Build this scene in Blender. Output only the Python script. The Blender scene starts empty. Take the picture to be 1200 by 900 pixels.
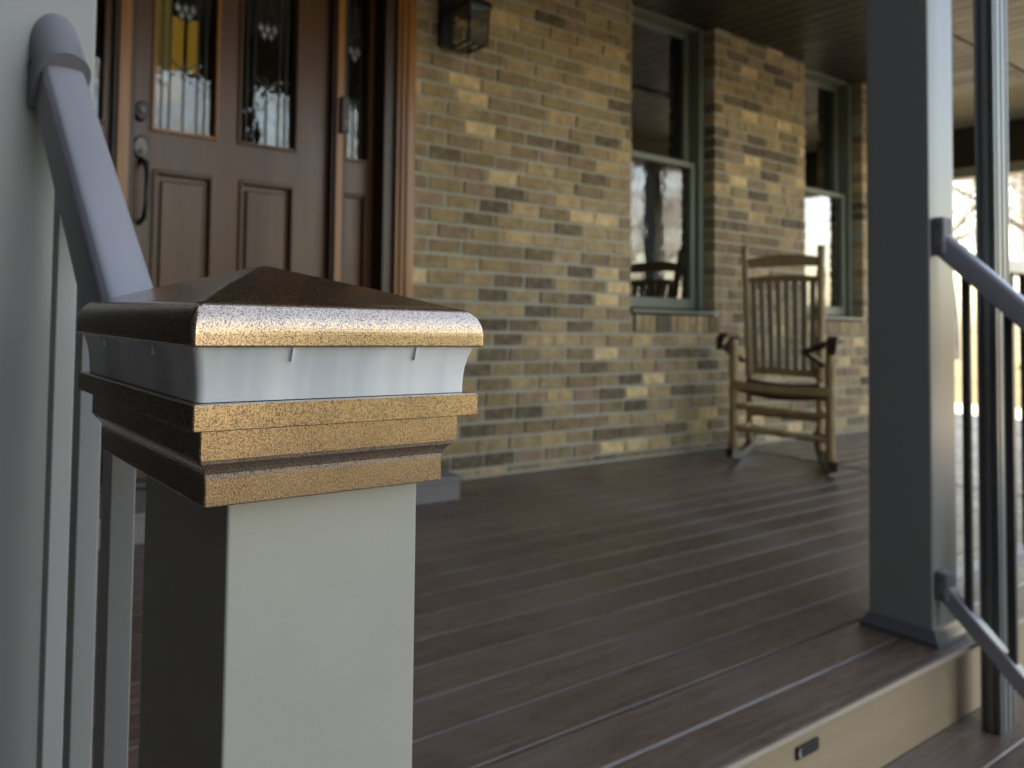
import bpy, bmesh, math, random
from mathutils import Vector, Matrix
R = math.radians
S = bpy.context.scene
COL = S.collection

# ---------------------------------------------------------------- camera
cam_data = bpy.data.cameras.new('camera')
cam = bpy.data.objects.new('camera', cam_data); COL.objects.link(cam); S.camera = cam
CAMROT = ((0.8870376415, -0.0366669975, -0.4602388009),
          (-0.4610562509, -0.0178447223, -0.8871914672),
          (0.0243178137, 0.9991682026, -0.0327344888))
CAMZ = 0.705
cam.matrix_world = Matrix.Translation((0, 0, CAMZ)) @ Matrix(CAMROT).to_4x4()
cam_data.sensor_width = 36.0
cam_data.lens = 0.8200259904 * 36 / 1.2
cam_data.shift_x = (600 - 253.58) / 1200
cam_data.shift_y = (339.54 - 450) / 1200
cam_data.clip_start = 0.02; cam_data.clip_end = 2000
cam_data.dof.use_dof = True
cam_data.dof.focus_distance = 0.272
cam_data.dof.aperture_fstop = 12.5

# ---------------------------------------------------------------- sky and sun
SUN_EL, SUN_AZ = 40.0, -14.0          # azimuth from +Y towards +X; the sun stands behind the house
w = bpy.data.worlds.new('World'); S.world = w; w.use_nodes = True
nt = w.node_tree; bg = nt.nodes['Background']
sky = nt.nodes.new('ShaderNodeTexSky'); sky.sky_type = 'NISHITA'; sky.sun_disc = False
sky.sun_elevation = R(SUN_EL); sky.sun_rotation = R(SUN_AZ)
sky.air_density = 1.0; sky.dust_density = 2.0; sky.ozone_density = 1.2
nt.links.new(sky.outputs[0], bg.inputs[0]); bg.inputs[1].default_value = 0.15
sd = bpy.data.lights.new('sun', 'SUN'); sd.energy = 3.6; sd.angle = R(0.5); sd.color = (1.0, 0.95, 0.88)
sun = bpy.data.objects.new('sun', sd); COL.objects.link(sun)
el, az = R(SUN_EL), R(SUN_AZ)
sv = Vector((math.sin(az) * math.cos(el), math.cos(az) * math.cos(el), math.sin(el)))
sun.rotation_euler = sv.to_track_quat('Z', 'Y').to_euler(); sun.location = (0, 8, 20)
S.view_settings.view_transform = 'Standard'; S.view_settings.look = 'None'
S.view_settings.exposure = 2.65; S.view_settings.gamma = 1.0
try:                                   # the camera's own white balance, set for open shade
    S.view_settings.use_white_balance = True; S.view_settings.white_balance_temperature = 9000; S.view_settings.white_balance_tint = 14
except Exception: pass

rnd = random.Random(7)

# ---------------------------------------------------------------- materials
class NB:
    def __init__(s, name):
        s.m = bpy.data.materials.new(name); s.m.use_nodes = True; s.t = s.m.node_tree
        s.p = s.t.nodes['Principled BSDF']
    def n(s, typ, **kw):
        x = s.t.nodes.new(typ)
        for k, v in kw.items(): setattr(x, k, v)
        return x
    def l(s, a, b): s.t.links.new(a, b)
    def tc(s, which='Object', scale=(1, 1, 1)):
        t = s.n('ShaderNodeTexCoord'); m = s.n('ShaderNodeMapping'); m.inputs['Scale'].default_value = scale
        s.l(t.outputs[which], m.inputs[0]); return m.outputs[0]
    def noise(s, co, scale, detail=4, rough=.55, dist=0):
        x = s.n('ShaderNodeTexNoise'); x.inputs['Scale'].default_value = scale; x.inputs['Detail'].default_value = detail
        x.inputs['Roughness'].default_value = rough; x.inputs['Distortion'].default_value = dist; s.l(co, x.inputs['Vector']); return x.outputs['Fac']
    def ramp(s, fac, stops, interp='LINEAR'):
        x = s.n('ShaderNodeValToRGB'); x.color_ramp.interpolation = interp; e = x.color_ramp.elements
        while len(e) < len(stops): e.new(.5)
        for i, (p, c) in enumerate(stops):
            e[i].position = p; e[i].color = (*c, 1) if len(c) == 3 else c
        s.l(fac, x.inputs[0]); return x.outputs[0]
    def mix(s, fac, a, b, mode='MIX'):
        x = s.n('ShaderNodeMix', data_type='RGBA', blend_type=mode)
        for i, v in ((0, fac), (6, a), (7, b)):
            if hasattr(v, 'is_linked') or isinstance(v, bpy.types.NodeSocket): s.l(v, x.inputs[i])
            else: x.inputs[i].default_value = v if i == 0 else (*v, 1)
        return x.outputs[2]
    def math(s, op, a, b=0.0):
        x = s.n('ShaderNodeMath', operation=op)
        for i, v in ((0, a), (1, b)):
            if isinstance(v, bpy.types.NodeSocket): s.l(v, x.inputs[i])
            else: x.inputs[i].default_value = v
        return x.outputs[0]
    def bump(s, h, strength=.3, dist=.002):
        x = s.n('ShaderNodeBump'); x.inputs['Strength'].default_value = strength; x.inputs['Distance'].default_value = dist
        s.l(h, x.inputs['Height']); s.l(x.outputs[0], s.p.inputs['Normal'])
    def set(s, color=None, rough=None, metal=None, spec=None, **kw):
        for k, v in (('Base Color', color), ('Roughness', rough), ('Metallic', metal), ('Specular IOR Level', spec)):
            if v is None: continue
            if isinstance(v, bpy.types.NodeSocket): s.l(v, s.p.inputs[k])
            else: s.p.inputs[k].default_value = (*v, 1) if k == 'Base Color' else v
        for k, v in kw.items(): s.p.inputs[k].default_value = v
        return s.m

def paint(name, col, rough=.4, var=.08, scale=6, metal=0, bump=.05, bscale=250):
    b = NB(name); co = b.tc('Object'); f = b.noise(co, scale, 5)
    c = b.ramp(f, [(.25, [x * (1 - var) for x in col]), (.75, [min(1, x * (1 + var)) for x in col])])
    g = b.noise(co, bscale, 2); b.bump(g, bump, .0005)
    r = b.ramp(f, [(.3, (rough * .95,) * 3), (.7, (min(1, rough * 1.06),) * 3)])
    return b.set(c, r, metal)

def wood(name, c1, c2, rough=.4, axis='x', gs=14, bump=.25, objvar=.25):
    b = NB(name); sc = {'x': (.07, 1, 1), 'y': (1, .07, 1), 'z': (1, 1, .07)}[axis]
    co = b.tc('Object', sc)
    oi = b.n('ShaderNodeObjectInfo'); v = b.n('ShaderNodeVectorMath', operation='ADD')
    cb = b.n('ShaderNodeCombineXYZ'); k = b.math('MULTIPLY', oi.outputs['Random'], 37.0)
    for i in range(3): b.l(k, cb.inputs[i])
    b.l(co, v.inputs[0]); b.l(cb.outputs[0], v.inputs[1])
    f = b.noise(v.outputs[0], gs, 6, .6, .6); f2 = b.noise(v.outputs[0], gs * 6, 3, .6)
    ff = b.math('ADD', b.math('MULTIPLY', f, .7), b.math('MULTIPLY', f2, .3))
    c = b.ramp(ff, [(.32, c1), (.68, c2)])
    br = b.ramp(oi.outputs['Random'], [(0, (1 - objvar,) * 3), (1, (1 + objvar * .6,) * 3)])
    c = b.mix(1.0, c, br, 'MULTIPLY')
    b.bump(ff, bump, .001)
    r = b.ramp(ff, [(.3, (rough * 1.25,) * 3), (.7, (rough * .8,) * 3)])
    return b.set(c, r)

# bricks
def brick_mat():
    b = NB('brick_clay'); oi = b.n('ShaderNodeObjectInfo'); ge = b.n('ShaderNodeNewGeometry')
    r = b.math('FRACT', b.math('ADD', b.math('MULTIPLY', oi.outputs['Random'], 7.31), b.math('MULTIPLY', ge.outputs['Random Per Island'], 3.77)))
    base = b.ramp(r, [(0, (0.134, 0.096, 0.062)), (.07, (0.176, 0.126, 0.075)), (.16, (0.260, 0.186, 0.103)), (.30, (0.338, 0.246, 0.131)), (.46, (0.380, 0.282, 0.163)),
                      (.60, (0.302, 0.210, 0.131)), (.72, (0.416, 0.306, 0.170)), (.83, (0.500, 0.354, 0.187)), (.90, (0.700, 0.516, 0.282)), (.955, (0.320, 0.222, 0.150))], 'CONSTANT')
    co = b.tc('Object')
    vv = b.n('ShaderNodeVectorMath', operation='ADD'); cb = b.n('ShaderNodeCombineXYZ'); k = b.math('MULTIPLY', r, 51.0)
    for i in range(3): b.l(k, cb.inputs[i])
    b.l(co, vv.inputs[0]); b.l(cb.outputs[0], vv.inputs[1])
    f = b.noise(vv.outputs[0], 16, 5, .65); f2 = b.noise(vv.outputs[0], 160, 3, .7)
    v1 = b.ramp(f, [(.3, (.68, .66, .64)), (.7, (1.3, 1.28, 1.2))]); c = b.mix(1.0, base, v1, 'MULTIPLY')
    v2 = b.ramp(f2, [(.3, (.75, .75, .75)), (.7, (1.2, 1.2, 1.2))]); c = b.mix(.8, c, v2, 'MULTIPLY')
    sm = b.noise(b.tc('Object', (1, 1, 1)), 38, 4, .75, .8); c = b.mix(b.ramp(sm, [(.50, (0, 0, 0)), (.72, (.55, .55, .55))]), c, (.42, .38, .29))
    b.bump(b.math('ADD', b.math('ADD', f, f2), sm), .8, .005)
    return b.set(c, .85, spec=.35)
def mortar_mat():
    b = NB('mortar'); co = b.tc('Object'); f = b.noise(co, 3, 4); f2 = b.noise(co, 120, 3)
    c = b.mix(.5, b.ramp(f, [(.3, (.36, .34, .27)), (.7, (.47, .45, .37))]), b.ramp(f2, [(.3, (.30, .285, .23)), (.7, (.50, .48, .41))]))
    b.bump(f2, .6, .004); return b.set(c, .95, spec=.2)
def speckle_mat():
    b = NB('speckled_bronze'); co = b.tc('Object')
    vo = b.n('ShaderNodeTexNoise'); vo.inputs['Scale'].default_value = 1450; vo.inputs['Detail'].default_value = 3.0; vo.inputs['Roughness'].default_value = .6
    b.l(co, vo.inputs['Vector'])
    wear = b.noise(co, 45, 5, .6)
    k = b.math('ADD', vo.outputs['Fac'], b.math('MULTIPLY', b.math('SUBTRACT', wear, .5), .08))
    fl = b.ramp(k, [(.435, (0, 0, 0)), (.50, (1, 1, 1))])
    gold = b.ramp(wear, [(.3, (.54, .36, .19)), (.7, (.60, .41, .23))])
    c = b.mix(fl, (.085, .024, .042), gold)
    me = b.n('ShaderNodeSeparateColor'); b.l(fl, me.inputs[0])
    ro = b.math('SUBTRACT', .36, b.math('MULTIPLY', me.outputs[0], .10))
    b.bump(b.math('ADD', vo.outputs['Fac'], b.math('MULTIPLY', wear, .5)), .22, .0001)
    m = b.set(c, ro, .96, spec=.6)
    b.p.inputs['Coat Weight'].default_value = 1.0; b.p.inputs['Coat Roughness'].default_value = .2; b.p.inputs['Coat IOR'].default_value = 2.3
    return m
def frosted_mat():
    b = NB('frosted_plastic'); co = b.tc('Object'); f = b.noise(co, 25, 4)
    g = b.noise(b.tc('Object', (1, 1, .04)), 34, 3, .5)
    c = b.mix(.6, b.ramp(f, [(.3, (.78, .82, .85)), (.7, (.86, .89, .91))]), b.ramp(g, [(.38, (.60, .66, .70)), (.62, (1.0, 1.0, 1.0))]))
    b.bump(b.noise(co, 600, 2), .1, .0003)
    m = b.set(c, .32, 0, .5); b.p.inputs['Transmission Weight'].default_value = .16; b.p.inputs['IOR'].default_value = 1.3
    return m
def glass_mat(name, tint=(.8, .86, .84), ior=1.52, wav=0.0, refl=1.0):
    b = NB(name); t = b.t; t.nodes.remove(b.p)
    out = [n for n in t.nodes if n.type == 'OUTPUT_MATERIAL'][0]
    gl = b.n('ShaderNodeBsdfGlossy'); gl.inputs['Roughness'].default_value = .01
    tr = b.n('ShaderNodeBsdfTransparent'); tr.inputs[0].default_value = (*tint, 1)
    fr = b.n('ShaderNodeFresnel'); fr.inputs[0].default_value = ior; mx = b.n('ShaderNodeMixShader')
    fac = b.math('MINIMUM', b.math('MULTIPLY', fr.outputs[0], 2.6 * refl), 1.0)
    b.l(fac, mx.inputs[0]); b.l(tr.outputs[0], mx.inputs[1]); b.l(gl.outputs[0], mx.inputs[2]); b.l(mx.outputs[0], out.inputs[0])
    if wav:
        co = b.tc('Object'); f = b.noise(co, 14, 2); bp = b.n('ShaderNodeBump'); bp.inputs['Strength'].default_value = wav; bp.inputs['Distance'].default_value = .004
        b.l(f, bp.inputs['Height']); b.l(bp.outputs[0], gl.inputs['Normal'])
    return b.m
def emis_mat(name, col, st):
    b = NB(name); b.set((.2, .12, .04), .6); b.p.inputs['Emission Color'].default_value = (*col, 1); b.p.inputs['Emission Strength'].default_value = st
    return b.m
def deck_mat():
    b = NB('composite_deck_board')
    oi = b.n('ShaderNodeObjectInfo'); k = b.math('MULTIPLY', oi.outputs['Random'], 41.0)
    def off(co):
        v = b.n('ShaderNodeVectorMath', operation='ADD'); cb = b.n('ShaderNodeCombineXYZ')
        for i in range(3): b.l(k, cb.inputs[i])
        b.l(co, v.inputs[0]); b.l(cb.outputs[0], v.inputs[1]); return v.outputs[0]
    gr = b.noise(off(b.tc('Object', (1.2, 40, 20))), 2.6, 6, .65, 1.2)
    wr = b.noise(b.tc('Object', (1, 1, 1)), 2.2, 5, .6, .5)
    fine = b.noise(off(b.tc('Object', (6, 160, 60))), 3, 4, .7)
    c = b.ramp(gr, [(.3, (.088, .056, .042)), (.5, (.14, .092, .070)), (.72, (.225, .162, .128))])
    br = b.ramp(oi.outputs['Random'], [(0, (.74, .72, .71)), (1, (1.2, 1.15, 1.12))]); c = b.mix(1.0, c, br, 'MULTIPLY')
    c = b.mix(b.ramp(wr, [(.48, (0, 0, 0)), (.72, (.6, .6, .6))]), c, (.20, .175, .155))
    r = b.ramp(b.math('ADD', b.math('MULTIPLY', wr, .5), b.math('MULTIPLY', fine, .5)), [(.35, (.20,) * 3), (.65, (.42,) * 3)])
    b.bump(b.math('ADD', gr, fine), .28, .0015)
    return b.set(c, r, spec=.55)

M = dict(
    brick=brick_mat(), mortar=mortar_mat(), speckle=speckle_mat(), frosted=frosted_mat(), deck=deck_mat(),
    post=paint('pale_green_grey_vinyl', (.42, .415, .365), .40, .09, 7, bump=.10, bscale=900),
    rail=paint('powder_coated_rail', (.30, .30, .33), .30, .04, 8),
    baluster=paint('pale_baluster_vinyl', (.46, .465, .45), .45, .05, 5),
    column=paint('grey_column_vinyl', (.285, .29, .275), .32, .015, 1.2),
    bracket=paint('bracket_plastic', (.20, .195, .215), .45, .05, 20),
    darkmetal=paint('dark_bronze_aluminium', (.055, .055, .055), .38, .1, 20),
    spout=paint('grey_painted_aluminium', (.20, .21, .20), .32, .06, 6),
    fascia=wood('tan_fascia_board', (.38, .28, .18), (.47, .36, .245), .55, 'x', 5, .08, .06),
    nosing=wood('pale_nosing_edge', (.34, .28, .21), (.46, .38, .29), .45, 'x', 8, .1, .06),
    door=wood('stained_mahogany', (.058, .022, .010), (.108, .044, .020), .34, 'z', 9, .12, .05),
    trimwood=wood('varnished_oak_trim', (.20, .075, .018), (.36, .145, .035), .3, 'z', 8, .12, .1),
    darkwood=wood('dark_stained_jamb', (.022, .010, .006), (.045, .021, .011), .4, 'z', 8, .1, .1),
    window=paint('sage_window_frame', (.13, .15, .115), .42, .06, 6),
    blind=paint('brown_blind_slat', (.30, .25, .17), .5, .1, 6),
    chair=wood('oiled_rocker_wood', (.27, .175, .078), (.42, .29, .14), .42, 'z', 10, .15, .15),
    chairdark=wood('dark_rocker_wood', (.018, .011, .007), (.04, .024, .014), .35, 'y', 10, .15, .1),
    slat=wood('weathered_rocker_slat', (.25, .185, .115), (.40, .31, .20), .5, 'z', 10, .15, .15),
    black=paint('black_iron', (.012, .012, .012), .38, .1, 40),
    nickel=paint('aged_nickel', (.10, .10, .10), .42, .1, 40, metal=.9),
    glass=glass_mat('window_glass', (.55, .6, .55), wav=.12), leadglass=glass_mat('leaded_glass', (.5, .56, .5), wav=.5),
    bevel=paint('bevelled_glass', (.75, .8, .85), .12, .05, 60, metal=.7),
    amber=emis_mat('amber_lit_glass', (.66, .36, .08), .13), amber2=emis_mat('pale_lit_glass', (.5, .36, .15), .08),
    lead=paint('lead_came', (.03, .03, .028), .35, .1, 60, metal=.4),
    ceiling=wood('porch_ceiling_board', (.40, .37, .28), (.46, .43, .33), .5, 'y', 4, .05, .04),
    darkceiling=wood('dark_inner_ceiling_board', (.020, .016, .010), (.036, .028, .018), .45, 'y', 5, .06, .15),  # boards beside the house wall, much darker than the outer ones
    beam=paint('beam_paint', (.06, .05, .036), .5, .08, 4), beamtrim=paint('beam_trim_paint', (.42, .41, .33), .5, .05, 4),
    step=paint('grey_stone_step', (.19, .17, .165), .7, .1, 8, bump=.2, bscale=120),
    caulk=paint('sandy_mortar_bead', (.36, .32, .24), .9, .15, 30, bump=.4, bscale=90),
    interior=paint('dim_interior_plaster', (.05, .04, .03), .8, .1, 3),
    siding=paint('dark_brown_siding', (.028, .024, .020), .7, .12, 3), roof=paint('charcoal_shingle', (.05, .048, .045), .9, .3, 30, bump=.5, bscale=60),
    bulb=paint('bulb_glass', (.8, .75, .6), .1, .02, 5),
    white=paint('white_mark', (.75, .74, .7), .5, .02, 5),
)

# ---------------------------------------------------------------- mesh helpers
def tag(o, label=None, cat=None, group=None, kind=None):
    if label: o['label'] = label
    if cat: o['category'] = cat
    if group: o['group'] = group
    if kind: o['kind'] = kind
    return o
def empty(name, loc=(0, 0, 0), label=None, cat=None, group=None, kind=None):
    o = bpy.data.objects.new(name, None); COL.objects.link(o); o.location = loc; o.empty_display_size = .1
    return tag(o, label, cat, group, kind)
def wpos(o):
    v = Vector(o.location)
    while o.parent: o = o.parent; v += Vector(o.location)
    return v
def link(name, me, mat=None, parent=None, loc=(0, 0, 0)):
    """me is in coordinates centred on world point loc"""
    o = bpy.data.objects.new(name, me); COL.objects.link(o)
    if mat is not None and not me.materials: me.materials.append(mat)
    if parent is not None:
        o.parent = parent; o.location = Vector(loc) - wpos(parent)
    else: o.location = loc
    return o
def bm_mesh(bm, name, smooth=False):
    bmesh.ops.recalc_face_normals(bm, faces=bm.faces)
    me = bpy.data.meshes.new(name); bm.to_mesh(me); bm.free()
    if smooth:
        for p in me.polygons: p.use_smooth = True
    return me
def add_box(bm, x0, x1, y0, y1, z0, z1):
    vs = [bm.verts.new((x, y, z)) for x in (x0, x1) for y in (y0, y1) for z in (z0, z1)]
    for f in ((0, 1, 3, 2), (4, 6, 7, 5), (0, 4, 5, 1), (2, 3, 7, 6), (0, 2, 6, 4), (1, 5, 7, 3)):
        bm.faces.new([vs[i] for i in f])
def bevel(bm, w, seg=2):
    if w: bmesh.ops.bevel(bm, geom=list(bm.edges), offset=w, segments=seg, affect='EDGES', profile=.6, clamp_overlap=True)
def centre(bm):
    xs = [v.co for v in bm.verts]
    c = Vector([(min(v[i] for v in xs) + max(v[i] for v in xs)) / 2 for i in range(3)])
    for v in bm.verts: v.co -= c
    return c
def box(name, x0, x1, y0, y1, z0, z1, mat, parent=None, bev=.0, seg=2):
    bm = bmesh.new(); add_box(bm, x0, x1, y0, y1, z0, z1); bevel(bm, bev, seg); c = centre(bm)
    return link(name, bm_mesh(bm, name), mat, parent, c)
def boxes(name, lst, mat, parent=None, bev=0.0):
    bm = bmesh.new()
    for b in lst: add_box(bm, *b)
    bevel(bm, bev, 1); c = centre(bm)
    return link(name, bm_mesh(bm, name), mat, parent, c)
def tube_bm(bm, pts, rad, n=8, cap=True):
    """swept tube; rad is number or list"""
    if not isinstance(rad, (list, tuple)): rad = [rad] * len(pts)
    pts = [Vector(p) for p in pts]; rings = []; up = Vector((0, 0, 1))
    for i, p in enumerate(pts):
        d = (pts[min(i + 1, len(pts) - 1)] - pts[max(i - 1, 0)]).normalized()
        u = d.cross(up if abs(d.z) < .95 else Vector((1, 0, 0))).normalized(); v = u.cross(d)
        rings.append([bm.verts.new(p + (u * math.cos(a) + v * math.sin(a)) * rad[i]) for a in [2 * math.pi * k / n for k in range(n)]])
    for a, b in zip(rings, rings[1:]):
        for k in range(n): bm.faces.new((a[k], a[(k + 1) % n], b[(k + 1) % n], b[k]))
    if cap: bm.faces.new(rings[0]); bm.faces.new(rings[-1])
def tube(name, pts, rad, mat, parent=None, n=10):
    bm = bmesh.new(); tube_bm(bm, pts, rad, n); c = centre(bm); return link(name, bm_mesh(bm, name, True), mat, parent, c)
def bar_bm(bm, a, b, w, h, side=None):
    """rectangular bar from a to b; w across 'side', h the other way"""
    a, b = Vector(a), Vector(b); d = (b - a).normalized()
    s = Vector(side).normalized() if side else d.cross(Vector((0, 0, 1))).normalized()
    u = s.cross(d).normalized(); vs = []
    for p in (a, b):
        for q in ((-1, -1), (1, -1), (1, 1), (-1, 1)): vs.append(bm.verts.new(p + s * q[0] * w / 2 + u * q[1] * h / 2))
    for f in ((0, 1, 2, 3), (7, 6, 5, 4), (0, 4, 5, 1), (1, 5, 6, 2), (2, 6, 7, 3), (3, 7, 4, 0)): bm.faces.new([vs[i] for i in f])
def bar(name, a, b, w, h, mat, parent=None, side=None, bev=0.0):
    bm = bmesh.new(); bar_bm(bm, a, b, w, h, side); bevel(bm, bev); c = centre(bm); return link(name, bm_mesh(bm, name), mat, parent, c)
def prism(name, prof, axis, lo, hi, mat, parent=None, bev=0.0, smooth=False):
    """closed polygon prof [(a,b)] extruded along axis ('x','y','z') from lo to hi"""
    bm = bmesh.new()
    def P(a, b, t): return {'x': (t, a, b), 'y': (a, t, b), 'z': (a, b, t)}[axis]
    A = [bm.verts.new(P(a, b, lo)) for a, b in prof]; B = [bm.verts.new(P(a, b, hi)) for a, b in prof]
    bm.faces.new(A); bm.faces.new(B); n = len(prof)
    for i in range(n): bm.faces.new((A[i], A[(i + 1) % n], B[(i + 1) % n], B[i]))
    bevel(bm, bev); c = centre(bm); return link(name, bm_mesh(bm, name, smooth), mat, parent, c)
def rrect(hx, hy, r, n=4):
    out = []
    for sx, sy, a0 in ((1, 1, 0), (-1, 1, 90), (-1, -1, 180), (1, -1, 270)):
        for k in range(n + 1):
            a = R(a0 + 90 * k / n); out.append((sx * (hx - r) + r * math.cos(a), sy * (hy - r) + r * math.sin(a)))
    return out
def loft(name, rings, cx, cy, mat, parent=None, rad=.002, n=4, apex=None, bottom=True, smooth_angle=None, hyf=1.0, top=True):
    """stack of rounded squares [(half, z)]"""
    bm = bmesh.new(); rs = []
    for h, z in rings:
        rs.append([bm.verts.new((cx + x, cy + y, z)) for x, y in rrect(h, h * hyf, min(rad, h * .5), n)])
    k = len(rs[0])
    for a, b in zip(rs, rs[1:]):
        for i in range(k): bm.faces.new((a[i], a[(i + 1) % k], b[(i + 1) % k], b[i]))
    if bottom: bm.faces.new(rs[0])
    if apex is not None:
        v = bm.verts.new((cx, cy, apex))
        for i in range(k): bm.faces.new((rs[-1][i], rs[-1][(i + 1) % k], v))
    elif top: bm.faces.new(rs[-1])
    c = centre(bm); me = bm_mesh(bm, name)
    if smooth_angle:
        me.shade_smooth() if hasattr(me, 'shade_smooth') else None
        try: me.set_sharp_from_angle(angle=R(smooth_angle))
        except Exception: pass
    return link(name, me, mat, parent, c)

YF, YW = 0.6515, 2.2442        # deck front edge, brick face
X0, X1 = -.455, 8.42            # porch ends
ZC = 2.43                      # ceiling

# ---------------------------------------------------------------- ground
def ground_mat():
    b = NB('leafy_lawn'); co = b.tc('Object'); f = b.noise(co, .35, 6, .6); f2 = b.noise(co, 14, 5, .7)
    c = b.mix(.55, b.ramp(f, [(.35, (.07, .085, .03)), (.52, (.14, .13, .07)), (.7, (.21, .18, .115))]), b.ramp(f2, [(.3, (.06, .07, .028)), (.7, (.26, .2, .12))]))
    b.bump(f2, .8, .05); return b.set(c, .95)
M['ground'] = ground_mat()
bm = bmesh.new(); bmesh.ops.create_grid(bm, x_segments=60, y_segments=60, size=400)
tag(link('ground', bm_mesh(bm, 'ground'), M['ground'], None, (0, 0, -.62)), kind='structure')
M['concrete'] = paint('pale_concrete', (.5, .48, .44), .85, .12, 1.5, bump=.3, bscale=40)
tag(boxes('driveway', [(14.2, 17.8, -30, 40, -.616, -.600)], M['concrete']), kind='structure')
tag(boxes('path', [(-.455, 14.198, -2.6, -.9, -.616, -.600)], M['concrete']), kind='structure')

# ---------------------------------------------------------------- porch deck, boards one by one
deck = empty('porch_deck', (2, 1.2, 0), kind='structure')
pitch = .0915; XB = 4.50
def board_mesh(length, w=.0898, t=.022, ch=.0015):
    bm = bmesh.new(); h = w / 2
    prof = [(-h, -t), (h, -t), (h, -ch), (h - ch, 0), (-h + ch, 0), (-h, -ch)]
    A = [bm.verts.new((-length / 2, a, b)) for a, b in prof]; B = [bm.verts.new((length / 2, a, b)) for a, b in prof]
    bm.faces.new(A); bm.faces.new(B)
    for i in range(6): bm.faces.new((A[i], A[(i + 1) % 6], B[(i + 1) % 6], B[i]))
    me = bm_mesh(bm, 'board'); me.materials.append(M['deck']); return me
L1, L2 = XB - .036 - X0, X1 - XB - .036
mb1, mb2 = board_mesh(L1), board_mesh(L2); mb1f, mb2f = board_mesh(L1, .0885, .022, .0034), board_mesh(L2, .0885, .022, .0034)
y = .7115 - .0005; k = 0
while y < 5.0:
    yc_ = y + pitch / 2
    if y < YW + .1: link('board', mb1f if y < .72 else mb1, None, deck, (X0 + L1 / 2, yc_, rnd.uniform(-.0004, .0004)))
    if y < YW + .1 or True:
        if y < YW + .06: link('board', mb2f if y < .72 else mb2, None, deck, (XB + .036 + L2 / 2, yc_, rnd.uniform(-.0004, .0004)))
        else:
            if k == 0: mb3 = board_mesh(X1 - 7.05); k = 1
            link('board', mb3, None, deck, ((X1 + 7.05) / 2, yc_, 0))
    y += pitch
bm = bmesh.new(); add_box(bm, -.034, .034, -.765, .765, -.022, -.001); bevel(bm, .002, 1); me = bm_mesh(bm, 'breaker'); me.materials.append(M['darkwood'])
link('breaker_board', me, None, deck, (XB, .7115 + .775, 0))
# front border board with rounded nosing
prof = [(YF - .018, -.014)] + [(YF - .018 - .005 * math.sin(R(a)), -.007 - .007 * math.cos(R(a))) for a in (40, 70, 90, 110, 140)] + [(YF - .017, -.0003), (.7075, 0), (.7100, -.003), (.7100, -.014)]
prism('border_board', prof, 'x', X0, X1, M['deck'], deck)
prism('nosing', [(YF - .0235, -.0125), (YF - .0250, -.007), (YF - .0235, -.0015), (YF - .0215, -.0008), (YF - .0225, -.007), (YF - .0215, -.0125)], 'x', X0, X1, M['nosing'], deck)
box('fascia_board', X0, X1, YF - .004, YF + .02, -.175, -.015, M['fascia'], deck)
boxes('subfloor', [(X0, X1, YF + .021, YW, -.062, -.024), (7.05, X1, YW + .001, 5.0, -.062, -.026), (X0, X1, YF + .03, YF + .06, -.62, -.063)], M['beam'], deck)

# stairs
st = empty('porch_stairs', (1.1, .3, -.6), kind='structure')
ytop = YF - .0045
for i in range(3):
    z = -.175 - .142 * i
    for j in range(3):
        bm = bmesh.new(); add_box(bm, X0, 2.9 - .02, ytop - .0945 * (j + 1) + .002, ytop - .0945 * j, z - .022, z)
        bevel(bm, .002, 1); c = centre(bm); link('tread_board', bm_mesh(bm, 'tread_board'), M['deck'], st, c)
    box('riser', X0, 2.88, ytop - .2835, ytop - .262, z - .142 if i < 2 else -.60, z - .023, M['fascia'], st)
    ytop -= .2840

# black plaque under the nosing with a pale crescent mark
pq = empty('plaque', (1.562, YF - .0042, -.058), 'small black rectangular plaque with pale crescent mark on tan fascia', 'plaque')
PZ = -.058
box('plate', 1.523, 1.602, YF - .0085, YF - .0045, PZ - .010, PZ + .012, M['black'], pq, .002, 2)
bm = bmesh.new()
for k in range(12):
    a0, a1 = R(70 + 220 * k / 12), R(70 + 220 * (k + 1) / 12)
    def q(a, r, o=0): return (1.535 + r * .9 * math.cos(a) + o, YF - .0088, PZ + .001 + r * math.sin(a))
    t0, t1 = .0028 * math.sin(math.pi * k / 12) + .0004, .0028 * math.sin(math.pi * (k + 1) / 12) + .0004
    bm.faces.new([bm.verts.new(p) for p in (q(a0, .0075), q(a1, .0075), q(a1, .0075 - t1), q(a0, .0075 - t0))])
c = centre(bm); link('crescent_mark', bm_mesh(bm, 'mark'), M['white'], pq, c)
boxes('lettering', [(1.549 + .0068 * i, 1.5526 + .0068 * i, YF - .0089, YF - .0086, PZ - .0028, PZ + .0028 + (.002 if i in (0, 3) else 0)) for i in range(7)], M['darkmetal'], pq)

# ---------------------------------------------------------------- door step
ds = empty('door_step', (1.4, 2.1, 0), 'low grey stone step in front of the wooden front door', 'step')
box('slab', .45, 2.120, 1.99, YW - .002, .001, .078, M['step'], ds, .004)
box('top_slab', .44, 2.130, 1.98, YW - .002, .0785, .096, M['step'], ds, .003)

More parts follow.
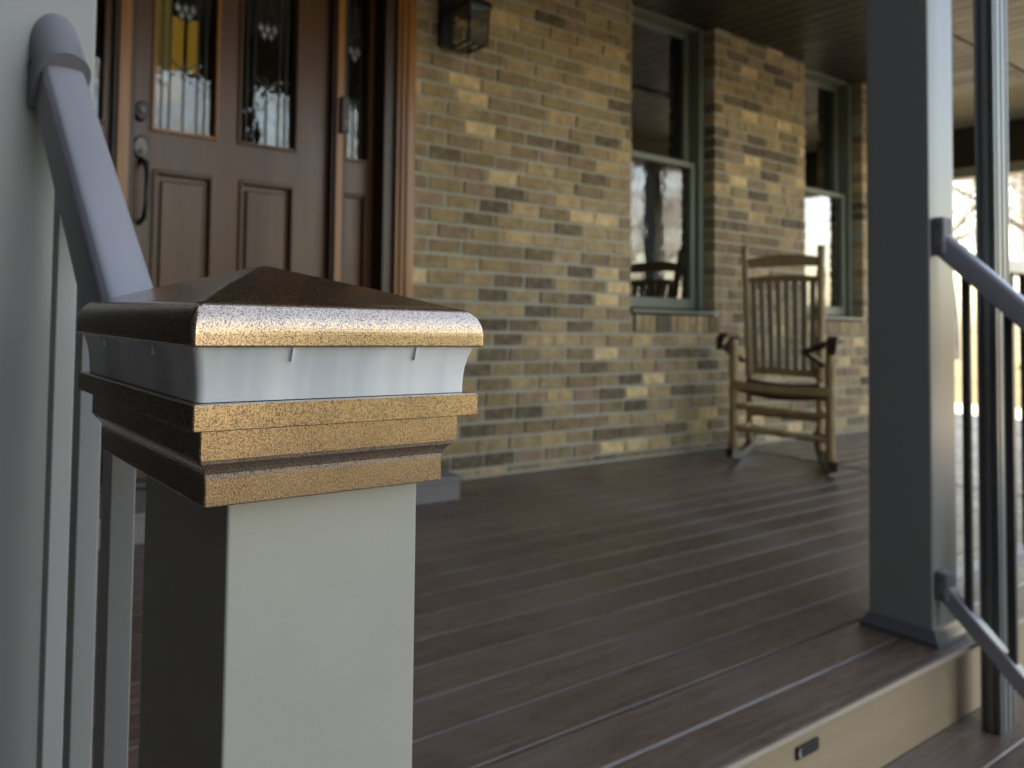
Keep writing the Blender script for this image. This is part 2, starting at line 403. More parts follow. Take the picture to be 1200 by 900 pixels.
# ---------------------------------------------------------------- brick wall, brick by brick
wall = empty('brick_wall', (4, YW, 0), 'olive and tan brick front wall of the house with two tall window openings', 'wall')
BL, BH, JT, BD = .191, .0552, .0125, .088
CO = BH + JT; NC = 37
W1a, W1b = 3.603, 4.387; W2a, W2b = 5.43, 6.235; XE = 7.04; ZS = .756; SO = .098
cand = []
def run(xa, xb, z, off):
    """bricks of one course between xa and xb"""
    p = BL + JT; x = xa - off
    while x < xb - .012:
        a, b = max(x, xa), min(x + BL, xb)
        if b - a > .022: cand.append((a, b, z))
        x += p
for r_ in range(NC):
    z = -.0245 + r_ * CO; off = (p_ := (BL + JT)) * (.5 if r_ % 2 else 0) + rnd.choice((0, 0, 0, .05, -.045)) * (1 if r_ % 3 else 0)
    off = off % p_
    segs = [(2.088, XE)]
    for a, b in ((W1a, W1b), (W2a, W2b)):
        new = []
        for s0, s1 in segs:
            if z + BH > ZS - SO - .004 and z < 2.52 and s0 < a < s1:
                if z + BH / 2 < ZS: new += [(s0, a + .010), (b + .056, s1)]
                else: new += [(s0, a), (b, s1)]
            else: new.append((s0, s1))
        segs = new
    for s0, s1 in segs: run(s0, s1, z, (off + (0 if s0 == 2.088 else rnd.choice((.03, .1, .15)))) % p_)
# bricks over the door, out of frame
for r_ in range(3):
    run(.5, 2.08, 2.235 + .006 + r_ * CO, .05 * r_)
variants = {}
def brick_mesh(L, vid):
    key = (round(L, 3), vid)
    if key not in variants:
        rr = random.Random(hash(key) & 0xffff); bm = bmesh.new()
        add_box(bm, -L / 2, L / 2, 0, BD, 0, BH)
        for v in bm.verts: v.co += Vector((rr.uniform(-.003, .003), rr.uniform(-.002, .002), rr.uniform(-.0016, .0016)))
        bmesh.ops.bevel(bm, geom=list(bm.edges), offset=.0022, segments=1, affect='EDGES')
        me = bm_mesh(bm, 'brick'); me.materials.append(M['brick']); variants[key] = me
    return variants[key]
def vis(c):
    a, b, z = c; x = (a + b) / 2
    hid = x < 2.5 and z < .35
    return (b - a) / (x * x + 1.2 * YW ** 2) * (.1 if hid or z > 2.3 or x < 2.08 or x > 6.6 else 1)
cand.sort(key=vis, reverse=True)
NB1 = 272
for a, b, z in cand[:NB1]:
    link('brick', brick_mesh(b - a, rnd.randrange(5)), None, wall, ((a + b) / 2, YW + rnd.uniform(-.0032, .0022), z))
# upright sill bricks under each window: parts for the nearer, the rest joined
soldier = []
for a, b in ((W1a + .02, W1b + .046), (W2a + .0, W2b + .046)):
    n = int((b - a) / (BH + .006)); st_ = (b - a) / n
    for i in range(n): soldier.append((a + st_ * (i + .5), st_ - .007))
for i, (x, wd) in enumerate(soldier):
    if i < 13:
        me = bpy.data.meshes.get('sill_brick_a')
        if me is None:
            bm = bmesh.new(); add_box(bm, -wd / 2, wd / 2, -.012, BD, 0, SO - .006); bmesh.ops.bevel(bm, geom=list(bm.edges), offset=.002, segments=1, affect='EDGES')
            me = bm_mesh(bm, 'sill_brick_a'); me.materials.append(M['brick'])
        link('sill_brick', me, None, wall, (x, YW + rnd.uniform(-.002, .002), ZS - SO))
bm = bmesh.new()
for a, b, z in cand[NB1:]: add_box(bm, a, b, YW + rnd.uniform(-.002, .002), YW + BD, z, z + BH)
for x, wd in soldier[13:]: add_box(bm, x - wd / 2, x + wd / 2, YW - .012, YW + BD, ZS - SO, ZS - .006)
bmesh.ops.bevel(bm, geom=list(bm.edges), offset=.002, segments=1, affect='EDGES')
c = centre(bm); tag(link('far_bricks', bm_mesh(bm, 'far_bricks'), M['brick'], wall, c), kind='stuff')
g = .005
mor = [(2.083, W1a - .003, YW + g, YW + BD - .002, 0, 2.6), (W1a - .0029, W1b + .0029, YW + g, YW + BD - .002, 0, ZS - .008), (W1b + .003, W2a - .003, YW + g, YW + BD - .002, 0, 2.6),
       (W2a - .0029, W2b + .0029, YW + g, YW + BD - .002, 0, ZS - .008), (W2b + .003, XE - .004, YW + g, YW + BD - .002, 0, 2.6),
       (W1a - .0029, W1b + .0029, YW + g, YW + BD - .002, 2.50, 2.6), (W2a - .0029, W2b + .0029, YW + g, YW + BD - .002, 2.50, 2.6), (.4, 2.082, YW + g, YW + BD - .002, 2.235, 2.6)]
boxes('mortar', mor, M['mortar'], wall)
prism('base_bead', [(YW - .012, .0005), (YW - .006, .010), (YW + .004, .013), (YW + .004, .0005)], 'x', 2.26, XE, M['caulk'], wall)

# ---------------------------------------------------------------- windows
def make_window(xa, xb, label):
    t = empty('sash_window', ((xa + xb) / 2, 2.33, ZS), label, 'window', 'tall sash windows in the brick wall')
    fr, gl, wm = t, M['glass'], M['window']
    z0, z1 = ZS + .004, 2.47; xa += .003; xb -= .003; fw = .048; yf = 2.300
    box('jamb', xa, xa + fw, yf, 2.42, z0 + .03, z1, wm, t, .003); box('jamb', xb - fw, xb, yf, 2.42, z0 + .03, z1, wm, t, .003)
    box('head', xa + fw, xb - fw, yf + .001, 2.42, z1 - .05, z1, wm, t, .003)
    prism('sill', [(2.2345, z0 + .002), (2.2345, z0 + .018), (2.42, z0 + .0285), (2.42, z0 + .002)], 'x', xa - .0, xb + .0, wm, t)
    xi, xj = xa + fw + .001, xb - fw - .001
    zm = 1.628
    for (za, zb, yo, nm) in ((z0 + .0300, zm + .018, .022, 'lower_sash'), (zm - .016, z1 - .051, .058, 'upper_sash')):
        y0_, y1_ = yf + yo, yf + yo + .034; rw = .042
        bm = bmesh.new(); bot = .06 if nm == 'lower_sash' else .036
        add_box(bm, xi, xi + rw, y0_, y1_, za, zb); add_box(bm, xj - rw, xj, y0_, y1_, za, zb)
        add_box(bm, xi + rw, xj - rw, y0_ + .001, y1_, za, za + bot); add_box(bm, xi + rw, xj - rw, y0_ + .001, y1_, zb - .034, zb)
        bevel(bm, .003, 1); c = centre(bm); s = link(nm, bm_mesh(bm, nm), wm, t, c)
        box('pane', xi + rw + .0003, xj - rw - .0003, y0_ + .016, y0_ + .019, za + bot + .0003, zb - .0345, gl, s)
    return t
w1 = make_window(W1a, W1b, 'nearer sage framed sash window with a dark slatted blind behind its top sash')
w2 = make_window(W2a, W2b, 'farther sage framed sash window directly behind the wooden rocking chair')
bl = empty('window_blind', (4.0, 2.44, 2.45), 'dark horizontal slat blind hanging inside the nearer window', 'blind')
for i in range(24):
    z = 2.40 - i * .034
    bar('slat', (W1a + .06, 2.445, z), (W1b - .06, 2.445, z), .030, .003, M['blind'], bl, (0, .86, .5))

# ---------------------------------------------------------------- front door with sidelights
YD = 2.32
dr = empty('front_door', (1.25, YD, .1), 'dark mahogany front door with two leaded glass lights, sidelight and oak trim', 'door')
zt = 2.22
def mould(name, x0, x1, z0, z1, y, mat, parent, w=.014, d=.012):
    boxes(name, [(x0 - w, x0, y - d, y + .004, z0 - w, z1 + w), (x1, x1 + w, y - d, y + .004, z0 - w, z1 + w), (x0, x1, y - d + .001, y + .004, z0 - w, z0), (x0, x1, y - d + .001, y + .004, z1, z1 + w)], mat, parent, .003)
# outer casing / brick moulding
for a, b in ((2.008, 2.083), (.36, .435)):
    box('casing', a, b, YW - .022, YW + .02, .097, zt + .02, M['trimwood'], dr, .006)
    box('casing_bead', a + .022, b - .022, YW - .030, YW - .0225, .098, zt + .02, M['trimwood'], dr, .003)
box('casing', .36, 2.083, YW - .021, YW + .02, zt + .0205, zt + .08, M['trimwood'], dr, .006)
box('jamb', 1.937, 2.0075, YW + .005, YD + .06, .097, zt, M['darkwood'], dr, .003)
box('jamb', .436, .52, YW + .005, YD + .06, .097, zt, M['darkwood'], dr, .003)
box('jamb', 1.990, 2.0072, YW - .012, YW + .0045, .097, zt, M['trimwood'], dr, .002)
for a, b, tw in ((.7705, .852, True), (1.700, 1.7695, True)):
    box('mullion', a, b, YD - .030, YD + .06, .097, zt, M['darkwood'], dr, .003)
    box('mullion_trim', a + .012, b - .024, YD - .044, YD - .0305, .098, zt, M['trimwood'], dr, .005)
box('threshold', .436, 2.0, YD - .06, YD + .06, .0965, .112, M['darkmetal'], dr, .002)
# slab: stiles and rails
gz0, gz1 = 1.362, 2.06
slab = [(.8525, .9345, .115, 2.2), (1.5375, 1.6995, .115, 2.2), (1.178, 1.289, .115, 2.2), (.9346, 1.1779, gz1, 2.2), (1.2891, 1.5374, gz1, 2.2),
        (.9346, 1.1779, 1.215, gz0), (1.2891, 1.5374, 1.215, gz0), (.9346, 1.1779, .115, .30), (1.2891, 1.5374, .115, .30)]
boxes('slab', [(a, b, YD, YD + .04, c_, d_) for a, b, c_, d_ in slab], M['door'], dr)
for xa, xb in ((.9346, 1.1779), (1.2891, 1.5374)):
    box('panel', xa + .002, xb - .002, YD + .014, YD + .03, .302, 1.213, M['door'], dr)
    box('panel_field', xa + .035, xb - .035, YD + .003, YD + .0135, .337, 1.178, M['door'], dr, .006, 1)
    mould('panel_moulding', xa + .014, xb - .014, .316, 1.199, YD + .012, M['door'], dr, .014, .022)
def lite(xa, xb, z0, z1, y, amber, dz, parent):
    mould('glass_moulding', xa, xb, z0, z1, y, M['trimwood'] if amber else M['door'], parent, .013, .010)
    g_ = box('pane', xa, xb, y + .020, y + .024, z0, z1, M['leadglass'], parent)
    w_ = xb - xa; cx_ = (xa + xb) / 2; yy = y + .0175
    L = lambda a, b, wd=.0045: bar_bm(bmc, a, b, wd, .005, (a[2] - b[2], 0, b[0] - a[0]))
    bmc = bmesh.new()
    fr_ = (.14, .27, .73, .86) if w_ > .16 else (.22, .78)
    for f in fr_: L((xa + w_ * f, yy, z0 + .001), (xa + w_ * f, yy, z1))
    L((cx_, yy, z0), (cx_, yy, dz - .20)); L((cx_, yy, dz + .02), (cx_, yy, z1))
    xl, xr = xa + w_ * fr_[len(fr_) // 2 - 1], xa + w_ * fr_[len(fr_) // 2]
    for s_ in (xl, xr): L((cx_, yy, dz - .24), (s_, yy, dz - .20)); L((cx_, yy, dz + .07), (s_, yy, dz + .02))
    bm_d = []
    nd = 3 if w_ > .16 else 2; dw = .032; 
    for i in range(nd):
        for row in (0, 1):
            x = cx_ + (i - (nd - 1) / 2) * dw + (dw / 2 if row else 0); z = dz - row * .026
            if row and i == nd - 1: continue
            bm_d.append((x, z))
            for s1, s2 in ((1, 1), (1, -1), (-1, -1), (-1, 1)): L((x, yy, z + s1 * .026), (x + s2 * dw / 2, yy, z), .003)
    c = centre(bmc); link('lead_came', bm_mesh(bmc, 'lead_came'), M['lead'], g_, c)
    for x, z in bm_d:
        bm = bmesh.new(); vs = [bm.verts.new(p) for p in ((x, yy + .001, z + .021), (x + dw * .4, yy + .001, z), (x, yy + .001, z - .021), (x - dw * .4, yy + .001, z))]
        t_ = bm.verts.new((x, yy - .007, z))
        for i in range(4): bm.faces.new((vs[i], vs[(i + 1) % 4], t_))
        c = centre(bm); link('bevelled_jewel', bm_mesh(bm, 'jewel'), M['bevel'], g_, c)
    if amber:
        for f0, f1, za, zb, mt in ((.145, .265, z0 + .1, z1, 'amber2'), (.01, .135, z0 + .1, z1, 'amber2'), (.275, .49, dz - .235, dz - .035, 'amber'), (.56, .725, dz - .235, dz - .035, 'amber'), (.275, .49, z0 + .12, dz - .245, 'amber2')):
            box('amber_glass', xa + w_ * f0, xa + w_ * f1, y + .0255, y + .0275, za, zb, M[mt], g_)
lite(.9346, 1.1779, gz0, gz1, YD, True, 1.83, dr)
lite(1.2891, 1.5374, gz0, gz1, YD, False, 1.83, dr)
# sidelights: right one in view, left one hidden behind the column
for xa, xb in ((1.770, 1.9365), (.5205, .770)):
    g0, g1 = (xa + .012, xb - .032) if xa > 1 else (xa + .03, xb - .03)
    boxes('sidelight_frame', [(xa, g0, YD, YD + .04, .115, 2.2), (g1, xb, YD, YD + .04, .115, 2.2), (g0, g1, YD, YD + .04, 1.215, 1.36), (g0, g1, YD, YD + .04, gz1, 2.2), (g0, g1, YD, YD + .04, .115, .3)], M['door'], dr)
    box('panel', g0 + .001, g1 - .001, YD + .016, YD + .03, .302, 1.213, M['door'], dr)
    mould('panel_moulding', g0 + .012, g1 - .012, .314, 1.200, YD + .014, M['door'], dr, .012, .016)
    lite(g0, g1, 1.361, gz1, YD, False, 1.823, dr)
# lock and handle
def disc(name, x, z, r, y0, y1, mat, parent, n=20, sz=1.0):
    bm = bmesh.new()
    rs = [[bm.verts.new((x + rr * math.cos(2 * math.pi * k / n), yy, z + rr * sz * math.sin(2 * math.pi * k / n))) for k in range(n)] for rr, yy in ((r, y1), (r, y0 + .004), (r * .8, y0))]
    for a, b in zip(rs, rs[1:]):
        for k in range(n): bm.faces.new((a[k], a[(k + 1) % n], b[(k + 1) % n], b[k]))
    bm.faces.new(rs[0]); bm.faces.new(rs[-1]); c = centre(bm); return link(name, bm_mesh(bm, name), mat, parent, c)
lk = disc('deadbolt', .882, 1.412, .027, YD - .02, YD - .0005, M['black'], dr, sz=1.3); disc('key_cylinder', .882, 1.412, .013, YD - .030, YD - .0205, M['nickel'], lk)
hs = disc('handle_plate', .884, 1.285, .029, YD - .014, YD - .0005, M['nickel'], dr, sz=1.45)
disc('key_cylinder', .882, 1.268, .010, YD - .022, YD - .0145, M['black'], hs)
tube('pull_handle', [(.887, YD - .008, 1.232), (.887, YD - .05, 1.222), (.889, YD - .066, 1.17), (.889, YD - .064, 1.09), (.888, YD - .045, 1.03), (.887, YD - .004, 1.015)], [.010, .011, .010, .010, .010, .009], M['black'], dr)
box('thumb_latch', .878, .896, YD - .045, YD - .006, 1.238, 1.247, M['nickel'], dr, .002)
db = empty('doorbell', (1.73, YD - .05, 1.52), 'narrow black doorbell box on the oak mullion beside the sidelight', 'doorbell')
box('housing', 1.722, 1.760, YD - .066, YD - .0445, 1.445, 1.592, M['black'], db, .006); disc('button', 1.741, 1.485, .011, YD - .070, YD - .0665, M['bracket'], db)
disc('lens', 1.741, 1.565, .006, YD - .069, YD - .0665, M['nickel'], db, 12)

# ---------------------------------------------------------------- wall lantern
la = empty('wall_lantern', (2.25, YW, 2.1), 'black caged lantern on the brick wall beside the door', 'lantern')
lx, ly, lz = 2.266, 2.112, 1.856; hw = .052; hh = .140
boxes('base', [(lx - hw - .004, lx + hw + .004, ly - hw - .004, ly - hw + .006, lz - .009, lz), (lx - hw - .004, lx + hw + .004, ly + hw - .006, ly + hw + .004, lz - .009, lz), (lx - hw - .004, lx - hw + .006, ly - hw + .0061, ly + hw - .0061, lz - .009, lz), (lx + hw - .006, lx + hw + .004, ly - hw + .0061, ly + hw - .0061, lz - .009, lz), (lx - .008, lx + .008, ly - hw + .0061, ly + hw - .0061, lz - .007, lz - .001)], M['black'], la)
bpoly = [(-1, -1), (1, -1), (1, 1), (-1, 1)]
for sx, sy in bpoly: bar('corner_post', (lx + sx * hw, ly + sy * hw, lz + .0005), (lx + sx * (hw + .004), ly + sy * (hw + .004), lz + hh), .008, .008, M['black'], la)
for s_ in (-.33, .33):
    bar('cage_bar', (lx + s_ * hw, ly - hw, lz), (lx + s_ * hw, ly - hw, lz + hh), .004, .004, M['black'], la)
    bar('cage_bar', (lx - hw, ly + s_ * hw, lz), (lx - hw, ly + s_ * hw, lz + hh), .004, .004, M['black'], la)
boxes('cage_ring', [(lx - hw, lx + hw, ly - hw - .003, ly - hw + .002, lz + .095, lz + .100), (lx - hw, lx + hw, ly + hw - .002, ly + hw + .003, lz + .095, lz + .100),
                    (lx - hw - .003, lx - hw + .002, ly - hw, ly + hw, lz + .0955, lz + .0995), (lx + hw - .002, lx + hw + .003, ly - hw, ly + hw, lz + .0955, lz + .0995)], M['black'], la)
M['clear'] = glass_mat('lantern_glass', (.95, .96, .93), refl=.25)
for nm, bx in (('pane', (lx - hw + .004, lx + hw - .004, ly - hw + .0025, ly - hw + .0045, lz + .001, lz + hh)), ('pane', (lx - hw + .0025, lx - hw + .0045, ly - hw + .005, ly + hw - .004, lz + .001, lz + hh)), ('pane', (lx + hw - .0045, lx + hw - .0025, ly - hw + .005, ly + hw - .004, lz + .001, lz + hh))):
    box(nm, *bx, M['clear'], la)
loft('lantern_roof', [(.064, lz + hh + .001), (.068, lz + hh + .008), (.062, lz + hh + .035), (.040, lz + hh + .055), (.030, lz + hh + .085), (.033, lz + hh + .09)], lx, ly, M['black'], la, .004, 2, apex=lz + hh + .12)
tube('candle_tube', [(lx, ly, lz + .001), (lx, ly, lz + .07)], .010, M['caulk'], la); tube('bulb', [(lx, ly, lz + .0705), (lx, ly, lz + .09), (lx, ly, lz + .12)], [.008, .014, .003], M['bulb'], la)
box('back_plate', lx - .045, lx + .045, YW - .016, YW - .003, lz + .03, lz + .26, M['black'], la, .005)
tube('arm', [(lx, YW - .016, lz + .20), (lx, YW - .06, lz + .235), (lx, ly + .015, lz + hh + .10)], .009, M['black'], la)

# ---------------------------------------------------------------- columns
def column(label, x0, x1, y0, y1, group='square porch columns'):
    t = empty('porch_column', ((x0 + x1) / 2, (y0 + y1) / 2, 0), label, 'column', group)
    box('shaft', x0, x1, y0, y1, .020, 2.2, M['column'], t, .003)
    loft('base_skirt', [((x1 - x0) / 2 + .014, .001), ((x1 - x0) / 2 + .014, .012), ((x1 - x0) / 2 + .010, .018), ((x1 - x0) / 2 + .004, .030), ((x1 - x0) / 2 + .0005, .036)],
         (x0 + x1) / 2, (y0 + y1) / 2, M['darkmetal2'], t, .003, 3, hyf=((y1 - y0) / 2 + .014) / ((x1 - x0) / 2 + .014))
    loft('cap_trim', [((x1 - x0) / 2 + .0005, 2.15), ((x1 - x0) / 2 + .012, 2.165), ((x1 - x0) / 2 + .012, 2.199)], (x0 + x1) / 2, (y0 + y1) / 2, M['column'], t, .003, 3, hyf=((y1 - y0) / 2) / ((x1 - x0) / 2))
    return t
M['darkmetal2'] = paint('dark_base_skirt', (.12, .12, .135), .3, .06, 8)
column('right hand grey square porch column standing beside the stair opening', 2.165, 2.305, .662, .772)
column('left hand pale square porch column at the left edge behind the stair rail', .055, .2035, .662, .79)
column('far square porch column along the front railing', 6.63, 6.77, .662, .772)
column('square porch column at the far front corner', 8.22, 8.36, .662, .772)

# ---------------------------------------------------------------- bottom-of-stair post
np_ = empty('stair_post', (.195, .305, -.3), 'pale grey green square stair post under the speckled cap in the foreground', 'post')
bm = bmesh.new(); add_box(bm, .1425, .2475, .2593, .352, -.436, .640); bevel(bm, .0016, 3); c = centre(bm); link('sleeve', bm_mesh(bm, 'sleeve'), M['post'], np_, c)
loft('base_skirt', [(.066, -.4515), (.066, -.438), (.056, -.425)], .195, .3057, M['post'], np_, .003, 3)

# solar cap resting on the post
CX, CY = .1890, .3118
pc = empty('solar_post_cap', (CX, CY, .628), 'speckled gold and bronze solar light cap with frosted ring on the foreground post', 'post light')
loft('base_moulding', [(.0540, .6283), (.0632, .6278), (.0634, .6283), (.0634, .6388), (.0637, .6408), (.0643, .6425), (.0655, .6442), (.0672, .6457), (.0676, .6470), (.0684, .6474), (.0684, .6480), (.0684, .6586), (.0681, .6589), (.0668, .6590), (.0668, .6597), (.0740, .6598), (.0745, .6600), (.0747, .6602), (.0747, .6697), (.0744, .6700), (.060, .6702)], CX, CY, M['speckle'], pc, .0008, 2)
# frosted ring: thin flared shell with ribs
def shell(name, rings, th, mat, parent):
    bm = bmesh.new(); out, inn = [], []
    for h, z in rings:
        out.append([bm.verts.new((CX + x, CY + y, z)) for x, y in rrect(h, h, .0035, 5)])
        inn.append([bm.verts.new((CX + x, CY + y, z)) for x, y in rrect(h - th, h - th, .003, 5)])
    k = len(out[0])
    for A in (out, inn):
        for a, b in zip(A, A[1:]):
            for i in range(k): bm.faces.new((a[i], a[(i + 1) % k], b[(i + 1) % k], b[i]))
    for A, B in ((out[0], inn[0]), (out[-1], inn[-1])):
        for i in range(k): bm.faces.new((A[i], A[(i + 1) % k], B[(i + 1) % k], B[i]))
    c = centre(bm); me = bm_mesh(bm, name, True)
    try: me.set_sharp_from_angle(angle=R(40))
    except Exception: pass
    return link(name, me, mat, parent, c)
lens = shell('frosted_lens', [(.0706, .6703), (.0706, .6735), (.0708, .6775), (.0713, .6820), (.0722, .6865), (.0735, .6905), (.0742, .6917)], .0014, M['frosted'], pc)
M['innerwhite'] = paint('white_inner_housing', (.80, .83, .85), .35, .05, 20)
loft('inner_housing', [(.0640, .6703), (.0655, .6800), (.0670, .6916)], CX, CY, M['innerwhite'], pc, .006, 4)
for s_ in (-.030, .036):
    for q_ in range(2):
        a = (CX + s_, CY - .0742, .6918) if q_ == 0 else (CX - .0727, CY + s_, .6918)
        b_ = (CX + s_, CY - .0730, .6860) if q_ == 0 else (CX - .0730, CY + s_, .6862)
        bar('lens_rib', a, b_, .0011, .0018, M['innerwhite'], lens, (1, 0, 0) if q_ == 0 else (0, 1, 0))
cur = [(  .0767 - .0085 * (1 - math.cos(R(a))), .6970 + .0126 * math.sin(R(a))) for a in range(0, 86, 6)]
loft('roof', [(.0725, .6919), (.0755, .6918), (.0763, .6920), (.0767, .6926)] + cur + [(.066, .7103), (.045, .7172), (.02, .7246), (.003, .7296)], CX, CY, M['speckle'], pc, .0022, 5, apex=.7302)

# ---------------------------------------------------------------- stair railings
def stair_rail(label, xc, ya, za, slope, yend, yb, zb, balY, lowY, mats, top_w=.040):
    t = empty('stair_railing', (xc, (ya + yend) / 2, 0), label, 'railing', 'sloping railings on each side of the porch stairs')
    f = lambda y: za + (y - ya) * slope; g_ = lambda y: zb + (y - yb) * slope
    n_ = math.sqrt(1 + slope * slope); th = .042
    u = Vector((0, -slope / n_, 1 / n_))
    a = Vector((xc, ya - .0005, f(ya))) - u * th / 2; b = Vector((xc, yend, f(yend))) - u * th / 2
    bm = bmesh.new(); prof = []
    w = top_w / 2
    for x, z in [(-w, -th / 2), (w, -th / 2), (w, th / 2 - .0085)] + [(w - .004 + .004 * math.cos(R(a)), th / 2 - .0085 + .004 * math.sin(R(a))) for a in (30, 60)] + [(w * .86 * math.cos(math.pi * k / 12), th / 2 - .0035 + .0035 * math.sin(math.pi * k / 12)) for k in range(0, 13)] + [(-w + .004 - .004 * math.cos(R(a)), th / 2 - .0085 + .004 * math.sin(R(a))) for a in (60, 30)] + [(-w, th / 2 - .0085)]: prof.append((x, z))
    A = [bm.verts.new(a + Vector((x, 0, 0)) + u * z - Vector((0, 0, 0))) for x, z in prof]; B = [bm.verts.new(b + Vector((x, 0, 0)) + u * z) for x, z in prof]
    # cut both ends on vertical planes
    d = Vector((0, 1 / n_, slope / n_))
    for vs_, yy in ((A, ya - .0005), (B, yend)):
        for v in vs_: v.co += d * ((yy - v.co.y) / d.y)
    bm.faces.new(A); bm.faces.new(B); m = len(prof)
    for i in range(m): bm.faces.new((A[i], A[(i + 1) % m], B[(i + 1) % m], B[i]))
    c = centre(bm); me = bm_mesh(bm, 'top_rail', True)
    try: me.set_sharp_from_angle(angle=R(42))
    except Exception: pass
    link('top_rail', me, mats[0], t, c)
    bm = bmesh.new(); bar_bm(bm, (xc, yb - .001, g_(yb)), (xc, lowY, g_(lowY)), .034, .030, (1, 0, 0)); bevel(bm, .004, 2); c = centre(bm)
    link('bottom_rail', bm_mesh(bm, 'bottom_rail'), mats[0], t, c)
    for y in balY:
        bh_ = .009 if xc < 1 else .0062
        box('baluster', xc - bh_, xc + bh_, y - bh_, y + bh_, g_(y) + .012, f(y) - th * n_ + .004, mats[1], t, .001, 1)
    return t
lr = stair_rail('left stair railing with blue grey top rail running down to the capped post', .163, .656, .962, 1.10, .408, .656, .13, (.603, .525, .450), .37, (M['rail'], M['baluster']))
sl = 1.10; nn = math.sqrt(1 + sl * sl); dv = Vector((0, 1 / nn, sl / nn)); uv = Vector((0, -sl / nn, 1 / nn))
o0 = Vector((.163, .6555, .962)) - uv * .021
hood = [(-.0245, -.024), (.0245, -.024)] + [(.0245 * math.cos(R(a)), .012 + .022 * math.sin(R(a))) for a in range(0, 181, 12)]
bm = bmesh.new(); A, B = [], []
for x_, u_ in hood:
    p_ = o0 + Vector((x_, 0, 0)) + uv * u_ - dv * .050; A.append(bm.verts.new(p_)); B.append(bm.verts.new(p_ + dv * ((.6615 - p_.y) / dv.y)))
bm.faces.new(A); bm.faces.new(B)
for i in range(len(hood)): bm.faces.new((A[i], A[(i + 1) % len(hood)], B[(i + 1) % len(hood)], B[i]))
c = centre(bm); me = bm_mesh(bm, 'bracket', True)
me.set_sharp_from_angle(angle=R(40)); link('bracket', me, M['bracket'], lr, c)
bm = bmesh.new(); A, B = [], []
for x_, u_ in hood:
    for L_, off_ in ((A, .0), (B, .0025)):
        L_.append(bm.verts.new(o0 + Vector((x_ * 1.03, 0, 0)) + uv * (u_ * 1.03) - dv * (.0525 - off_)))
bm.faces.new(A); bm.faces.new(B)
for i in range(len(hood)): bm.faces.new((A[i], A[(i + 1) % len(hood)], B[(i + 1) % len(hood)], B[i]))
c = centre(bm); me = bm_mesh(bm, 'bracket_lip', True); me.set_sharp_from_angle(angle=R(40)); link('bracket_lip', me, M['bracket'], lr, c)
for sx_ in (-1, 1):
    o_ = o0 + Vector((sx_ * .0242, 0, 0)) - dv * .022 + uv * .004
    tube('screw', [o_, o_ + Vector((sx_ * .0018, 0, 0))], [.0042, .0030], M['nickel'], lr, 10)
box('post_bracket', .158, .170, .3525, .420, .616, .6265, M['bracket'], lr, .003)
rr_ = stair_rail('right stair railing with dark balusters fixed to the right porch column', 2.1975, .6565, .945, 1.28, .05, .6565, .128, (.613, .548, .483, .418, .353, .288, .223), .05, (M['rail'], M['darkmetal3'] if 'darkmetal3' in M else M['darkmetal']), .036)
box('bracket', 2.172, 2.223, .6395, .6615, .875, .962, M['bracket'], rr_, .006); box('bracket', 2.174, 2.221, .6400, .6615, .100, .165, M['bracket'], rr_, .006)
box('lower_post', 2.165, 2.23, .012, .0495, -.60, .33, M['column'], rr_, .003)

for zz_ in (.892, .945, .112, .152): tube('screw', [(2.1735 if zz_ > .5 else 2.1755, .650, zz_), (2.1712 if zz_ > .5 else 2.1732, .650, zz_)], [.0040, .0028], M['nickel'], rr_, 10)

# ---------------------------------------------------------------- downspout
dsp = empty('downspout', (2.285, .6, -.15), 'ribbed grey downspout standing in front of the porch edge beside the right column', 'downspout')
px0, px1, py0, py1 = 2.250, 2.335, .580, .611
prof = []
def corr(a, b, n, d, fixed, horiz, sgn):
    out = []
    for i in range(n):
        t0, t1 = a + (b - a) * (i + .22) / n, a + (b - a) * (i + .78) / n
        e0, e1 = a + (b - a) * (i + .34) / n, a + (b - a) * (i + .66) / n
        for t_, dd in ((t0, 0), (e0, d), (e1, d), (t1, 0)): out.append((t_, fixed + sgn * dd) if horiz else (fixed + sgn * dd, t_))
    return out
prof = [(px0, py0)] + corr(px0, px1, 3, .004, py0, True, 1) + [(px1, py0)] + [(px1, py1)] + corr(px1, px0, 3, .004, py1, True, -1) + [(px0, py1)] + corr(py1, py0, 2, .006, px0, False, 1)
prism('pipe', prof, 'z', -.1748, 2.30, M['spout'], dsp)
box('strap', px0 - .002, px1 + .002, py0 - .002, py1 + .012, 1.75, 1.775, M['spout'], dsp, .001)

# ---------------------------------------------------------------- porch railing right of the column
def porch_rail(label, a, b, axis):
    t = empty('porch_railing', ((a[0] + b[0]) / 2, (a[1] + b[1]) / 2, 0), label, 'railing', 'level railings round the porch')
    sd_ = (0, 1, 0) if axis == 'x' else (1, 0, 0)
    bar('top_rail', (*a, .885), (*b, .885), .050, .036, M['rail'], t, sd_, .004); bar('bottom_rail', (*a, .085), (*b, .085), .034, .030, M['rail'], t, sd_, .003)
    L = math.hypot(b[0] - a[0], b[1] - a[1]); n = int(L / .105)
    bm = bmesh.new(); add_box(bm, -.0065, .0065, -.0065, .0065, .1, .867); me = bm_mesh(bm, 'baluster'); me.materials.append(M['darkmetal'])
    for i in range(n):
        f = (i + .5) / n; link('baluster', me, None, t, (a[0] + (b[0] - a[0]) * f, a[1] + (b[1] - a[1]) * f, 0))
porch_rail('level front railing running from the right column to the next column', (2.306, .717), (6.629, .717), 'x')
porch_rail('level front railing at the far end of the porch front', (6.771, .717), (8.219, .717), 'x')

